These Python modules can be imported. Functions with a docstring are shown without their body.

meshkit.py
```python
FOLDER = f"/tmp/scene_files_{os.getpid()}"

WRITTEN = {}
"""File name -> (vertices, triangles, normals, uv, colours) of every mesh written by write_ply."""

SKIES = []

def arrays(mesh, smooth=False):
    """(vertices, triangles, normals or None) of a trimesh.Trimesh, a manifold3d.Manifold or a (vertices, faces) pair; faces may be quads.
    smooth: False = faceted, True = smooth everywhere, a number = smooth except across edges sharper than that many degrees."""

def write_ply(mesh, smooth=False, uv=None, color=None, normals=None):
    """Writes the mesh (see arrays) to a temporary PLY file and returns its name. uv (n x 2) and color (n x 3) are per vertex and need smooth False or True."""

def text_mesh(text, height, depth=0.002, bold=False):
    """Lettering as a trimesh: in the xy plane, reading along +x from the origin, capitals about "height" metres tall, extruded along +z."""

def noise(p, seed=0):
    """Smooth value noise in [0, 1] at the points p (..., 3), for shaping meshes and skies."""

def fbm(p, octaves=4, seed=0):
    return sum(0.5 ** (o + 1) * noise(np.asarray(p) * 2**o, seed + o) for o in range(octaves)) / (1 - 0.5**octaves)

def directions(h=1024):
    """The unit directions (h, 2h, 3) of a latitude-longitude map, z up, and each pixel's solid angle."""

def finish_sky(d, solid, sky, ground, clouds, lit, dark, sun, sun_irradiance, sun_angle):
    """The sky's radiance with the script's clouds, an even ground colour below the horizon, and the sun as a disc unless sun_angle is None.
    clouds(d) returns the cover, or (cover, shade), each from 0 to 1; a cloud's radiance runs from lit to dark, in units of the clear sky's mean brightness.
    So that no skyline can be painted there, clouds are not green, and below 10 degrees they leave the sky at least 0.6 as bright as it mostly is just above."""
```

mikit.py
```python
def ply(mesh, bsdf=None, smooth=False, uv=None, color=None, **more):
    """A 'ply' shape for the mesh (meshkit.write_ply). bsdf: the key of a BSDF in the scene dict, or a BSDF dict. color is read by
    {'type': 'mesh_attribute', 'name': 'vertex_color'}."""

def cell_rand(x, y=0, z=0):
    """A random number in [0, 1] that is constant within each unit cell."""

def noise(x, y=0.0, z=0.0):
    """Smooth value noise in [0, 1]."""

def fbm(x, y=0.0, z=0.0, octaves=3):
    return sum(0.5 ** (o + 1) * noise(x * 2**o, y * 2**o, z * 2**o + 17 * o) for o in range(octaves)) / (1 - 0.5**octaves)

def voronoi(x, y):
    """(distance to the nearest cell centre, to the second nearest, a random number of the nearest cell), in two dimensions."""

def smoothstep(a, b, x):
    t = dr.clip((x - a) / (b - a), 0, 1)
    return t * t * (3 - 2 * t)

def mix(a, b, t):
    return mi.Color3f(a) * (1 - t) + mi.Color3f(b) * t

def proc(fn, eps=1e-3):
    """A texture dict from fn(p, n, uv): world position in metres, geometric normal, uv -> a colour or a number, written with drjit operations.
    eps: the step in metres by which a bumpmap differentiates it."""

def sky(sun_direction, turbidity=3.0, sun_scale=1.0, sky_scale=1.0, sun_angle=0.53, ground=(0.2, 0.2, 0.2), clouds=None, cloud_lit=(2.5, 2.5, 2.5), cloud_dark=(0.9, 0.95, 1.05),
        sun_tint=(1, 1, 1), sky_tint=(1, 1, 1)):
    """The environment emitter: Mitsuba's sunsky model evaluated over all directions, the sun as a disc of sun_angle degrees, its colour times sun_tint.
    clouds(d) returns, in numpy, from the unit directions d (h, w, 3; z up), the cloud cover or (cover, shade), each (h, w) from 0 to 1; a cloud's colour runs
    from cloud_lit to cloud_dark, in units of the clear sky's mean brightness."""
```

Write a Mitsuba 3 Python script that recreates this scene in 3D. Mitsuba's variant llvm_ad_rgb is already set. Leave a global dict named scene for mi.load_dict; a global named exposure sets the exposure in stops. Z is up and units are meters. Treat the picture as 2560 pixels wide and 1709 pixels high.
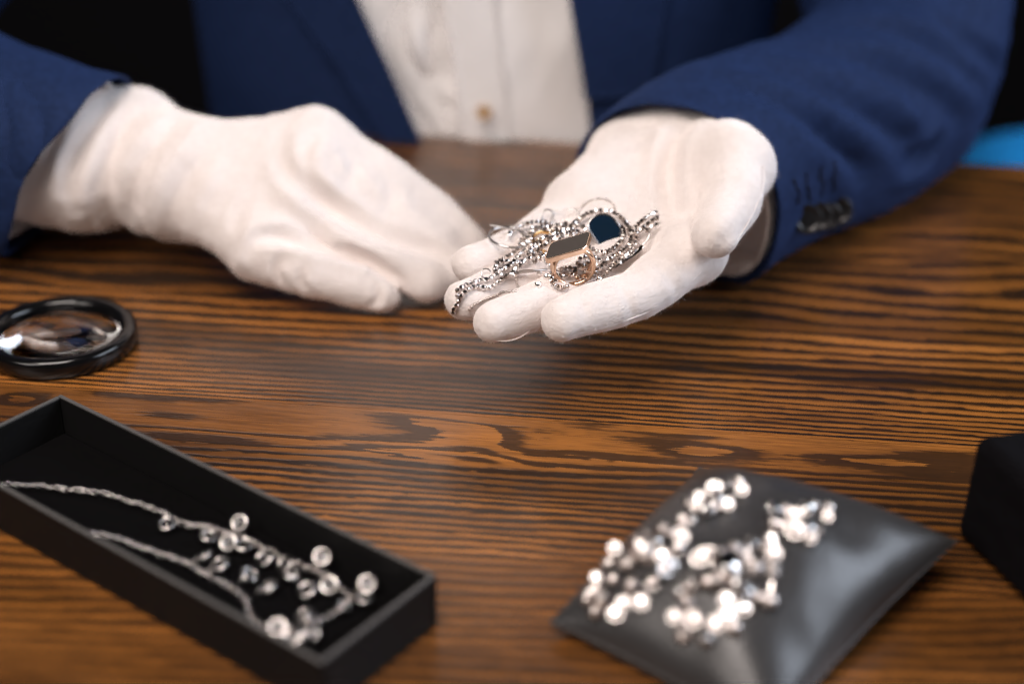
import math
import numpy as np
import trimesh
import drjit as dr
import mitsuba as mi
import mikit
import meshkit
from scipy.interpolate import CubicSpline
from mikit import noise, fbm, smoothstep, mix, proc

T = mi.ScalarTransform4f
scene, labels = {'type': 'scene'}, {}

# ------------------------------------------------------------------ camera, unseen lamps, exposure
EYE, FWD, UP = np.array([0, 0, .345]), np.array([0, .88701, -.46175]), np.array([-.02618, .46159, .88671])
scene['camera'] = {'type': 'thinlens', 'to_world': T().look_at(EYE.tolist(), (EYE + FWD).tolist(), UP.tolist()), 'fov': 39.6,
                   'fov_axis': 'x', 'aperture_radius': .0092, 'focus_distance': .660, 'near_clip': .01, 'far_clip': 30.0}
exposure = 0.08
LAMPS = [('unseen_lamp', (-.22, .02, 1.33), (.04, .66, .02), .42, .42, (9.2, 8.2, 7.65), 'unseen lamp out of view above the table, placed to light the hands and jewellery'),  # out of view, lights hands and table from above
         ('unseen_lamp_001', (1.50, .62, .80), (.1, .65, .05), .45, .55, (4.9, 5.45, 6.3), 'unseen cool lamp out of view on the right, placed to light the sleeve and cushion'),  # out of view, cool light on sleeve and cushion
         ('unseen_lamp_002', (-.85, -.30, .90), (.04, .70, .05), .36, .36, (4.1, 3.7, 3.45), 'unseen lamp out of view at the front left, placed to lighten the table under the hand')]  # out of view, lightens the shadow under the open hand


# ------------------------------------------------------------------ helpers
def numbered(name):
    k, n = name, 0
    while k in scene or k in labels or any(q.startswith(k + '__') for q in scene):
        n += 1
        k = f'{name}_{n:03d}'
    return k


def thing(name, label, cat, group=None, kind=None):
    k = numbered(name)
    labels[k] = {'label': label, 'category': cat}
    if group:
        labels[k]['group'] = group
    if kind:
        labels[k]['kind'] = kind
    return k


def put(parent, name, mesh, mat, smooth=False, label=None, kind=None, **more):
    """one mesh as a part (or the thing's own mesh where name is None)"""
    base = parent if name is None else parent + '__' + name
    k, n = base, 0
    while k in scene:
        n += 1
        k = f'{base}_{n:03d}'
    scene[k] = mesh if isinstance(mesh, dict) else mikit.ply(mesh, mat, smooth, **more)
    if label or kind:
        labels[k] = {}
        if label:
            labels[k]['label'] = label
        if kind:
            labels[k]['kind'] = kind
    return k


def moved(d, M):
    return {**d, 'to_world': T(np.asarray(M, float).tolist())}


def unit(v):
    v = np.asarray(v, float)
    return v / np.linalg.norm(v)


def frame(pos, z, x=None, s=1.0):
    """4x4 with local z along z and local x near x"""
    z = unit(z)
    if x is None:
        x = [1, 0, 0] if abs(z[0]) < .9 else [0, 1, 0]
    x = np.asarray(x, float)
    x = unit(x - z * (x @ z))
    M = np.eye(4)
    M[:3, 0], M[:3, 1], M[:3, 2], M[:3, 3] = x * s, np.cross(z, x) * s, z * s, pos
    return M


def cat(ms):
    return trimesh.util.concatenate(ms)


def chain_sdf(P, pts, rad):
    d = None
    for a, b, r1, r2 in zip(pts[:-1], pts[1:], rad[:-1], rad[1:]):
        ab = np.subtract(b, a)
        q = P - np.asarray(a)
        t = np.clip(q @ ab / (ab @ ab), 0, 1)
        e = np.linalg.norm(q - t[:, None] * ab, axis=1) - (r1 + (r2 - r1) * t)
        d = e if d is None else np.minimum(d, e)
    return d


def smin(a, b, k):
    h = np.clip(.5 + .5 * (b - a) / k, 0, 1)
    return b + (a - b) * h - k * h * (1 - h)


def surface_nets(fn, lo, hi, h):
    lo, hi = np.asarray(lo, float), np.asarray(hi, float)
    n = np.ceil((hi - lo) / h).astype(int) + 1
    ax = [lo[i] + h * np.arange(n[i]) for i in range(3)]
    P = np.stack(np.meshgrid(*ax, indexing='ij'), -1).reshape(-1, 3)
    D = np.concatenate([fn(c) for c in np.array_split(P, max(1, len(P) // 200000))]).reshape(n)
    ins = D < 0
    m = n - 1
    tot, cnt = np.zeros((*m, 3)), np.zeros(m)
    sl = lambda o: tuple(slice(o[i], o[i] + m[i]) for i in range(3))
    corners = [(i, j, k) for i in (0, 1) for j in (0, 1) for k in (0, 1)]
    for c in corners:
        for a in range(3):
            if c[a] == 0:
                e = list(c)
                e[a] = 1
                A, B = D[sl(c)], D[sl(e)]
                x = (A < 0) != (B < 0)
                t = np.where(x, A / np.where(x, A - B, 1), 0)
                for q in range(3):
                    tot[..., q] += np.where(x, c[q] + (t if q == a else 0), 0)
                cnt += x
    act = cnt > 0
    idx = np.full(m, -1)
    idx[act] = np.arange(act.sum())
    base = np.stack(np.nonzero(act), 1)
    V = lo + h * (base + tot[act] / cnt[act][:, None])
    F = []
    for a in range(3):
        b, c = (a + 1) % 3, (a + 2) % 3
        s0 = [slice(None)] * 3
        s1 = [slice(None)] * 3
        s0[a], s1[a] = slice(0, -1), slice(1, None)
        A, B = ins[tuple(s0)], ins[tuple(s1)]
        E = np.stack(np.nonzero(A != B), 1)
        ok = (E[:, b] > 0) & (E[:, c] > 0) & (E[:, b] < m[b]) & (E[:, c] < m[c])
        E = E[ok]
        fl = A[tuple(E.T)]

        def cell(db, dc):
            Q = E.copy()
            Q[:, b] -= db
            Q[:, c] -= dc
            return idx[tuple(Q.T)]
        q = np.stack([cell(1, 1), cell(0, 1), cell(0, 0), cell(1, 0)], 1)
        q = np.where(fl[:, None], q, q[:, ::-1])
        F += [q[:, [0, 1, 2]], q[:, [0, 2, 3]]]
    F = np.vstack(F)
    return trimesh.Trimesh(V, F[(F >= 0).all(1)], process=False)


def normals(m):
    return meshkit.arrays(m, True)[2]


def crease(m, lines):
    """folds: lines of (points, width, depth[, rim]); moves vertices along their normals, deepest mid line"""
    V, N = np.array(m.vertices), normals(m)
    off = np.zeros(len(V))
    for L in lines:
        pts, w, dep = np.asarray(L[0], float), L[1], L[2]
        rim = L[3] if len(L) > 3 else .45
        if len(pts) > 2:
            s = np.r_[0, np.cumsum(np.linalg.norm(np.diff(pts, axis=0), axis=1))]
            pts = CubicSpline(s, pts)(np.linspace(0, s[-1], 5 * len(pts)))
        near = ((V > pts.min(0) - 4 * w) & (V < pts.max(0) + 4 * w)).all(1)
        if not near.any():
            continue
        Q = V[near]
        best, par = np.full(len(Q), 9.), np.zeros(len(Q))
        for i, (a, b) in enumerate(zip(pts[:-1], pts[1:])):
            ab = b - a
            t = np.clip((Q - a) @ ab / (ab @ ab + 1e-12), 0, 1)
            d = np.linalg.norm(Q - a - t[:, None] * ab, axis=1)
            u = d < best
            best[u], par[u] = d[u], (i + t[u]) / (len(pts) - 1)
        env = np.clip(np.sin(np.pi * np.clip(par * .92 + .04, 0, 1)), 0, 1) ** .7
        off[near] += dep * env * (-np.exp(-(best / w) ** 2) + rim * np.exp(-((best - 1.9 * w) / w) ** 2))
    return trimesh.Trimesh(V + N * off[:, None], m.faces, process=False)


def roughen(m, amp, freq, seed=0, stretch=(1, 1, 1), octaves=3):
    V = np.array(m.vertices)
    o = (meshkit.fbm(V * freq * np.asarray(stretch) + 11.3, octaves, seed) - .5) * 2 * amp
    return trimesh.Trimesh(V + normals(m) * o[:, None], m.faces, process=False)


def spline(pts, step):
    pts = np.asarray(pts, float)
    s = np.r_[0, np.cumsum(np.linalg.norm(np.diff(pts, axis=0), axis=1))]
    c = CubicSpline(s, pts) if len(pts) > 2 else (lambda t: pts[0] + (pts[-1] - pts[0]) * np.asarray(t)[:, None] / s[-1])
    d = c(np.linspace(0, s[-1], 400))
    L = np.r_[0, np.cumsum(np.linalg.norm(np.diff(d, axis=0), axis=1))]
    n = max(2, int(round(L[-1] / step)) + 1)
    at = np.interp(np.linspace(0, L[-1], n), L, np.linspace(0, s[-1], 400))
    return c(at)


def sweep(pts, r, sides=8, closed=False, flat=1.0, up=None):
    """tube along pts (n,3); r scalar or array; flat squeezes the cross-section along 'up'"""
    P = np.asarray(pts, float)
    n = len(P)
    t = (np.roll(P, -1, 0) - np.roll(P, 1, 0)) if closed else np.gradient(P, axis=0)
    t /= np.linalg.norm(t, axis=1, keepdims=True) + 1e-12
    u = np.asarray(up if up is not None else ([0, 0, 1] if abs(t[0][2]) < .9 else [1, 0, 0]), float)
    U = np.zeros_like(P)
    for i in range(n):
        if up is not None:
            u = np.asarray(up, float) if np.ndim(up) == 1 else up[i]
        q = u - t[i] * (u @ t[i])
        U[i] = q / (np.linalg.norm(q) + 1e-12)
        u = U[i]
    W = np.cross(t, U)
    r = np.broadcast_to(np.asarray(r, float), (n,))
    a = np.arange(sides) * 2 * np.pi / sides
    V = P[:, None] + r[:, None, None] * (np.cos(a)[None, :, None] * W[:, None] + flat * np.sin(a)[None, :, None] * U[:, None])
    F = []
    m = n if closed else n - 1
    i, j = np.meshgrid(np.arange(m), np.arange(sides), indexing='ij')
    i2, j2 = (i + 1) % n, (j + 1) % sides
    q = np.stack([i * sides + j, i2 * sides + j, i2 * sides + j2, i * sides + j2], -1).reshape(-1, 4)
    F = np.vstack([q[:, [0, 2, 1]], q[:, [0, 3, 2]]])
    V = V.reshape(-1, 3)
    if not closed:
        V = np.vstack([V, P[0], P[-1]])
        k, b = n * sides, (n - 1) * sides
        j = np.arange(sides)
        F = np.vstack([F, np.stack([j * 0 + k, j, (j + 1) % sides], 1), np.stack([j * 0 + k + 1, b + (j + 1) % sides, b + j], 1)])
    m = trimesh.Trimesh(V, F, process=False)
    if m.volume < 0:
        m.invert()
    return m


def ring(R, r, n=40, sides=10, flat=1.0, ez=None):
    """torus in the xy plane; flat > 1 makes a band along z"""
    a = np.arange(n) * 2 * np.pi / n
    return sweep(np.stack([R * np.cos(a), R * np.sin(a), 0 * a], 1), r, sides, True, flat, [0, 0, 1])


def lathe(prof, n=64):
    """closed profile of (r, z) spun round z"""
    p = np.asarray(prof, float)
    m = trimesh.creation.revolve(np.vstack([p, p[:1]]) if p[0, 0] > 1e-6 or p[-1, 0] > 1e-6 else p, sections=n)
    if m.volume < 0:
        m.invert()
    return m


def shell(G, thick, mat_flip=False):
    """closed sheet of the given thickness from a grid of points (n,m,3), thickened inwards along -normal"""
    n, m = G.shape[:2]
    du, dv = np.gradient(G, axis=0), np.gradient(G, axis=1)
    N = np.cross(du, dv)
    N /= np.linalg.norm(N, axis=2, keepdims=True) + 1e-12
    if mat_flip:
        N = -N
    A, B = G.reshape(-1, 3), (G - N * thick).reshape(-1, 3)
    i, j = np.meshgrid(np.arange(n - 1), np.arange(m - 1), indexing='ij')
    q = np.stack([i * m + j, (i + 1) * m + j, (i + 1) * m + j + 1, i * m + j + 1], -1).reshape(-1, 4)
    k = n * m
    rim = np.concatenate([np.arange(m), np.arange(1, n) * m + m - 1, (n - 1) * m + np.arange(m - 2, -1, -1), np.arange(n - 2, 0, -1) * m])
    r2 = np.roll(rim, -1)
    F = np.vstack([q[:, [0, 1, 2]], q[:, [0, 2, 3]], q[:, [0, 2, 1]] + k, q[:, [0, 3, 2]] + k,
                   np.stack([r2, rim, rim + k], 1), np.stack([r2, rim + k, r2 + k], 1)])
    t = trimesh.Trimesh(np.vstack([A, B]), F, process=False)
    if t.volume < 0:
        t.invert()
    return t


def rbox(sx, sy, sz, b):
    """chamfered box centred on the origin"""
    import manifold3d as m3
    pts = []
    for i in (-1, 1):
        for j in (-1, 1):
            for k in (-1, 1):
                x, y, z = i * sx / 2, j * sy / 2, k * sz / 2
                pts += [(x - i * b, y - j * b, z), (x - i * b, y, z - k * b), (x, y - j * b, z - k * b)]
    m = m3.Manifold.hull_points(np.array(pts)).to_mesh()
    return trimesh.Trimesh(m.vert_properties[:, :3], m.tri_verts)


def tf(m, M):
    m = m.copy()
    m.apply_transform(np.asarray(M, float))
    return m


# ------------------------------------------------------------------ materials
def rgb(*c):
    return {'type': 'rgb', 'value': list(c)}


def mat(key, **k):
    two = k.pop('two', True)
    bump = k.pop('bump', None)
    d = {'type': 'principled', **{a: (rgb(*b) if isinstance(b, tuple) else b) for a, b in k.items()}}
    if bump:
        d = {'type': 'bumpmap', 'arbitrary': proc(bump[0], bump[2] if len(bump) > 2 else 2e-4), 'scale': bump[1], 'bsdf': d}
    scene[key] = {'type': 'twosided', 'bsdf': d} if two else d


TH = -.078                                   # the table stands turned by this angle
CT, ST = math.cos(TH), math.sin(TH)
SEAM, PW = .5825, .112                        # a board joint at table y, board width


# islands of late wood in the flat-sawn board: x, depth under the joint, half length, half width, rise
FIGURE = [(-.215, .0015, .055, .0050, .55), (-.204, .0165, .024, .0048, .55), (-.185, .0310, .050, .0036, .55), (-.110, .0330, .016, .0060, .62), (-.279, .012, .016, .0070, .9),
          (.041, .0195, .022, .0062, 1.0), (.041, .0062, .018, .0020, .50), (.122, .0190, .030, .0060, .75), (.150, .0090, .030, .0050, .60), (-.02, .0300, .060, .0028, .5), (.200, .0250, .030, .004, .55)]


def wood(p):
    x, y = p.x * CT + p.y * ST, -p.x * ST + p.y * CT
    b = dr.floor((y - SEAM) / PW)
    v = (y - SEAM) - b * PW                   # metres above the board's lower joint
    ox = b * 3.71
    big = fbm(x * 4.4 + ox, y * 11, 1.5, 2) - .5
    med = fbm(x * 13 + ox * 2, y * 55, 4.5, 2) - .5
    fine = noise(x * 70, y * 1300, 2.5) - .5
    fine2 = noise(x * 260, y * 900, 7.5) - .5
    # standing-grain board: fine lines, closer together at its lower joint
    v1 = v + big * .008
    pa = dr.log(1 + .085 * dr.maximum(v1, .0001) / .0034) / .085 + med * 1.05
    # flat-sawn board: a broad flat zone under the upper joint, then wavy lines
    d = PW - v
    flat = fbm(x * 6.5 + 5.2, y * 30, .7, 2)
    isl = fbm(x * 21 + 1.7, y * 75, 3.1, 3)
    dd = dr.maximum(d - .030 - big * .012, 0)
    zone = 1 - smoothstep(.030, .050, d)
    pb = .27 + dd * (150 + 420 * dd) + (flat - .5) * (.5 + .9 * (1 - zone)) + zone * (isl - .5) * .55 + med * (1.25 - .7 * zone) + x * .25
    xw, dw = x + (isl - .5) * .016 + fine * .004, d + (flat - .5) * .010 + med * .008
    for xi, di, wx, wd, am in FIGURE:
        pb = pb + am * dr.exp(-dr.square((xw - xi) / wx) - dr.square((dw - di) / wd))
    arc = dr.abs(d - .021 - .10 * (x + .088)) / .017                     # nested arches where the ring dips out of the board
    pb = pb + 1.05 * smoothstep(-.118, -.060, xw + .012 * arc * arc) * (1 - smoothstep(.8, 1.15, arc)) * (1 - smoothstep(-.062, -.030, xw))
    # other boards
    pc = (v + .02 * dr.sin(x * 4 + b * 1.9)) * dr.select(b > 0, 66., 150.) + big * 4.5 + med * 1.1 + x * x * 3 + b * .37
    ph = dr.select(b == 0, pa, dr.select(b == -1, pb, pc))
    s = ph + fine * .42 + fine2 * .20
    s = s - dr.floor(s)
    lo = .11 + .42 * fbm(x * 3.4 + 7, y * 20, 9.3, 3)
    dark = smoothstep(lo, lo + .24, s) * (1 - smoothstep(.92, .99, s))
    dark = dark * dr.select(b == -1, 1 - .12 * zone, dr.select(b < -1, .72, 1.0)) * dr.clip(1.05 + fine * .6 + med * .8, 0, 1)
    return dark, fine, fine2, big, med, x, y, b


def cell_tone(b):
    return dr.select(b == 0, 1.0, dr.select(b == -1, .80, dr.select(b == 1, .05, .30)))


def wood_color(p, n, uv):
    dark, fine, fine2, big, med, x, y, b = wood(p)
    tone = dr.clip(.5 + big * 1.2 + med * .8 + fine * .5, 0, 1)
    stain = smoothstep(.56, .70, fbm(x * 5.5 + 3.3, y * 34, 6.1, 3) + fine * .10) * dr.select(b == 0, 1., .55)
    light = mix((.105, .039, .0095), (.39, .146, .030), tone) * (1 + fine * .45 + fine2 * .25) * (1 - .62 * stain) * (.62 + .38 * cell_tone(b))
    pore = smoothstep(.30, .42, fine2) * smoothstep(.1, .3, fine)
    c = mix(light, (.0145, .0085, .0055), dark * .96)
    return mix(c, (.05, .022, .010), pore * .6)


def wood_bump(p, n, uv):
    dark, fine, fine2, big, med, x, y, b = wood(p)
    return dark * .6 + fine * .35 + fine2 * .15


def wood_rough(p, n, uv):
    return .20 + .07 * noise(p.x * 40, p.y * 160, 1) + .07 * noise(p.x * 9, p.y * 15, 2)


mat('wood', base_color=proc(wood_color), roughness=proc(wood_rough), specular=.68, bump=(wood_bump, .00014, 3e-4))


def weave(p, n, uv):
    a = dr.sin(uv.x * 6.2832) * dr.sin(uv.y * 6.2832)
    return a + noise(p.x * 900, p.y * 900, p.z * 900) * .8


def suit_color(p, n, uv):
    k = noise(p.x * 1500, p.y * 1500, p.z * 1500) * .3 + noise(p.x * 620, p.y * 620, p.z * 620) * .45 + noise(p.x * 240, p.y * 240, p.z * 240) * .25
    return mix((.0046, .0112, .036), (.0135, .0310, .102), k)


mat('suit', base_color=proc(suit_color), roughness=.8, specular=.15, sheen=.15, sheen_tint=1.0, bump=(lambda p, n, uv: noise(p.x * 1400, p.y * 1400, p.z * 1400) + .5 * noise(p.x * 500, p.y * 500, p.z * 500), .00012, 2e-4))
mat('suit_thread', base_color=(.006, .008, .022), roughness=.8, specular=.2)


def cotton_h(p, n, uv):
    return noise(p.x * 1100, p.y * 1100, p.z * 1100) + 1.2 * noise(p.x * 460, p.y * 460, p.z * 460)


def glove_color(p, n, uv):
    k = noise(p.x * 900, p.y * 900, p.z * 900) * .35 + noise(p.x * 380, p.y * 380, p.z * 380) * .4 + noise(p.x * 90, p.y * 90, p.z * 90) * .25
    return mix((.715, .650, .620), (.815, .757, .732), k)


mat('glove', base_color=proc(glove_color), roughness=.9, specular=.10, sheen=.2, bump=(cotton_h, .00019, 2e-4))
mat('shirt', base_color=(.87, .845, .835), roughness=.7, specular=.25, sheen=.2, bump=(cotton_h, .00006, 2e-4))
mat('fuzz', base_color=(.80, .74, .71), roughness=.9, specular=.1)
mat('steel', base_color=(.66, .60, .56), metallic=1.0, roughness=.16, specular=.5)
mat('shaded_steel', base_color=(.42, .375, .345), metallic=1.0, roughness=.22, specular=.5)  # darker copy of steel, shade put into the colour
mat('silver', base_color=(.86, .80, .77), metallic=1.0, roughness=.05, specular=.5)
mat('polished_steel', base_color=(.56, .54, .53), metallic=1.0, roughness=.04, specular=.5)
mat('crystal', base_color=(.95, .93, .92), metallic=1.0, roughness=.05, specular=.8)
mat('crystal_dim', base_color=(.60, .545, .51), metallic=1.0, roughness=.06, specular=.8)  # dimmer copy of crystal, as if less lit
mat('crystal_shaded', base_color=(.48, .43, .40), metallic=1.0, roughness=.05, specular=.8)  # darkest copy of crystal, shade put into the colour
mat('blue_enamel', base_color=(.006, .016, .032), roughness=.06, specular=.7)
mat('smoky', base_color=(.085, .075, .068), metallic=1.0, roughness=.10, specular=.5, bump=(lambda p, n, uv: noise(p.x * 1500, p.y * 1500, p.z * 1500), .00001, 2e-4))
mat('rose_gold', base_color=(.88, .64, .47), metallic=1.0, roughness=.10, specular=.5)
mat('gold', base_color=(.90, .60, .28), metallic=1.0, roughness=.12, specular=.5)
mat('black_plastic', base_color=(.004, .004, .0045), roughness=.14, specular=.5)
mat('horn', base_color=(.010, .010, .011), roughness=.30, specular=.5)
mat('tan_button', base_color=(.48, .29, .13), roughness=.35, specular=.5)
mat('hole_shade', base_color=(.13, .065, .025), roughness=.5, specular=.3)  # dark brown that stands for shade in the button holes


def paper_h(p, n, uv):
    return noise(p.x * 1500, p.y * 1500, p.z * 1500) + .6 * noise(p.x * 600, p.y * 600, p.z * 600)


mat('black_paper', base_color=(.0065, .0063, .0065), roughness=.5, specular=.16, bump=(paper_h, .00010, 2e-4))
mat('grey_rim', base_color=(.080, .077, .075), roughness=.7, specular=.3, bump=(paper_h, .00012, 2e-4))  # paler grey for the top edges of the tray walls
mat('stone_bright', base_color=(.80, .725, .69), metallic=1.0, roughness=.36, specular=.8)
mat('velvet', base_color=(.0030, .0028, .0030), roughness=.95, specular=.04, sheen=.08, bump=(paper_h, .0001, 2e-4))
mat('box_velvet', base_color=(.0035, .0032, .0042), roughness=.9, specular=.06, sheen=.12, bump=(lambda p, n, uv: fbm(p.x * 90, p.y * 90, p.z * 90, 3), .002, 5e-4))
mat('leatherette', base_color=(.034, .0335, .0345), roughness=.31, specular=.5, bump=(lambda p, n, uv: noise(p.x * 1800, p.y * 1800, p.z * 1800), .00008, 2e-4))
mat('blue_cloth', base_color=(.025, .36, .90), roughness=.40, specular=.5)
mat('wall', base_color=(.012, .011, .012), roughness=.9, specular=.1)
mat('lamp_case', base_color=(.02, .02, .02), roughness=.6, specular=.3)
scene['lens_glass'] = {'type': 'dielectric', 'int_ior': 1.52, 'ext_ior': 1.0}

# ------------------------------------------------------------------ unseen lamps outside the frame, kind and place chosen for their light
for key, pos, aim, hx, hy, rad, lab in LAMPS:
    labels[key] = {'label': lab, 'category': 'lamp'}
    M = np.array(T().look_at(pos, aim, [0, 1, .01]).matrix, float)
    scene[key + '__diffuser'] = {'type': 'rectangle', 'to_world': T((M @ np.diag([hx, hy, 1, 1])).tolist()), 'emitter': {'type': 'area', 'radiance': rgb(*rad)}, 'bsdf': {'type': 'ref', 'id': 'lamp_case'}}
    c = rbox(2 * hx + .06, 2 * hy + .06, .2, .01)
    c.apply_translation([0, 0, -.11])
    put(key, 'housing', tf(c, M), 'lamp_case')

# ------------------------------------------------------------------ setting: dark room behind
m = rbox(8, .1, 5, .01)
m.apply_translation([0, 3.2, .8])
labels['backdrop'] = {'label': 'black wall far behind the seated person', 'kind': 'structure'}
scene['backdrop'] = mikit.ply(m, 'wall')

# ------------------------------------------------------------------ table
tb = thing('table', 'dark brown varnished wooden table of broad boards with strong grain', 'table')
yfar = .9755
ys = [SEAM + PW * k for k in range(-4, 4)]
edges = list(zip(ys[:-1], ys[1:])) + [(ys[-1], yfar)]
RT = np.eye(4)
RT[:2, :2] = [[CT, -ST], [ST, CT]]
for a, b in edges:
    m = trimesh.creation.box((1.9, b - a - .0003, .034))
    m.apply_translation([.05, (a + b) / 2, -.017])
    put(tb, 'board', tf(m, RT), 'wood', True if False else False)

# ------------------------------------------------------------------ hands in white gloves
palm = {
    'wrist': [(.132, .805, .066), (0.0974,0.7869,0.07), (0.0868,0.7301,0.0691)],
    'dome': [(0.066,0.7589,0.0703), (0.0891,0.7632,0.0786), (0.1096,0.7589,0.0769), (0.1204,0.7355,0.073)],
    'heel': [(0.0669,0.7535,0.0707), (0.0372,0.6999,0.0652)],
    'thumb': [(0.1085,0.7417,0.0805), (0.1138,0.6978,0.0872), (0.1063,0.6522,0.0863), (0.0942,0.619,0.083)],
    'index': [(0.088,0.6427,0.0636), (0.0582,0.6071,0.0558), (0.035,0.5908,0.0549), (0.0224,0.5813,0.054)],
    'middle': [(0.0663,0.6641,0.0571), (0.0279,0.6217,0.0493), (0.0049,0.5991,0.0492), (-0.0088,0.5876,0.0488)],
    'ring': [(0.0481,0.68,0.0595), (0.0089,0.6363,0.0513), (-0.012,0.6174,0.0497), (-0.0232,0.6085,0.05)],
    'little': [(0.0327,0.6961,0.0622), (0.0055,0.6634,0.0557), (-0.0118,0.6471,0.0548), (-0.0217,0.6385,0.0555)],
}
palm_r = {'wrist': [.034, .037, .030], 'dome': [.0230, .0310, .0270, .0190], 'thumb': [.021, .0174, .0150, .0114], 'index': [.0148, .0124, .0114, .0100], 'middle': [.0148, .0121, .0111, .0096],
          'ring': [.0148, .0116, .0106, .0094], 'little': [.0143, .0107, .0099, .0088]}


def palm_sdf(P):
    w = palm['wrist']
    d = chain_sdf(P, w, palm_r['wrist'])
    for f in ('index', 'middle', 'ring', 'little'):
        d = smin(d, chain_sdf(P, [w[1], palm[f][0]], [.021, .0150]), .012)
    d = smin(d, chain_sdf(P, [palm['index'][0], palm['middle'][0], palm['ring'][0], palm['little'][0]], [.0135] * 4), .010)
    d = smin(d, chain_sdf(P, [w[1], *palm['heel']], [.030, .025, .016]), .012)
    d = smin(d, chain_sdf(P, palm['dome'], palm_r['dome']), .012)
    d = smin(d, chain_sdf(P, [w[1], palm['thumb'][1]], [.024, .0200]), .014)
    fg = None
    for f in ('index', 'middle', 'ring', 'little'):
        e = chain_sdf(P, palm[f], palm_r[f])
        fg = e if fg is None else smin(fg, e, .0035)
    d = smin(d, fg, .007)
    return smin(d, chain_sdf(P, palm['thumb'], palm_r['thumb']), .008)


allp = np.array(sum(palm.values(), []))
palm_mesh = surface_nets(palm_sdf, allp.min(0) - .036, allp.max(0) + .036, .0013)

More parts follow.
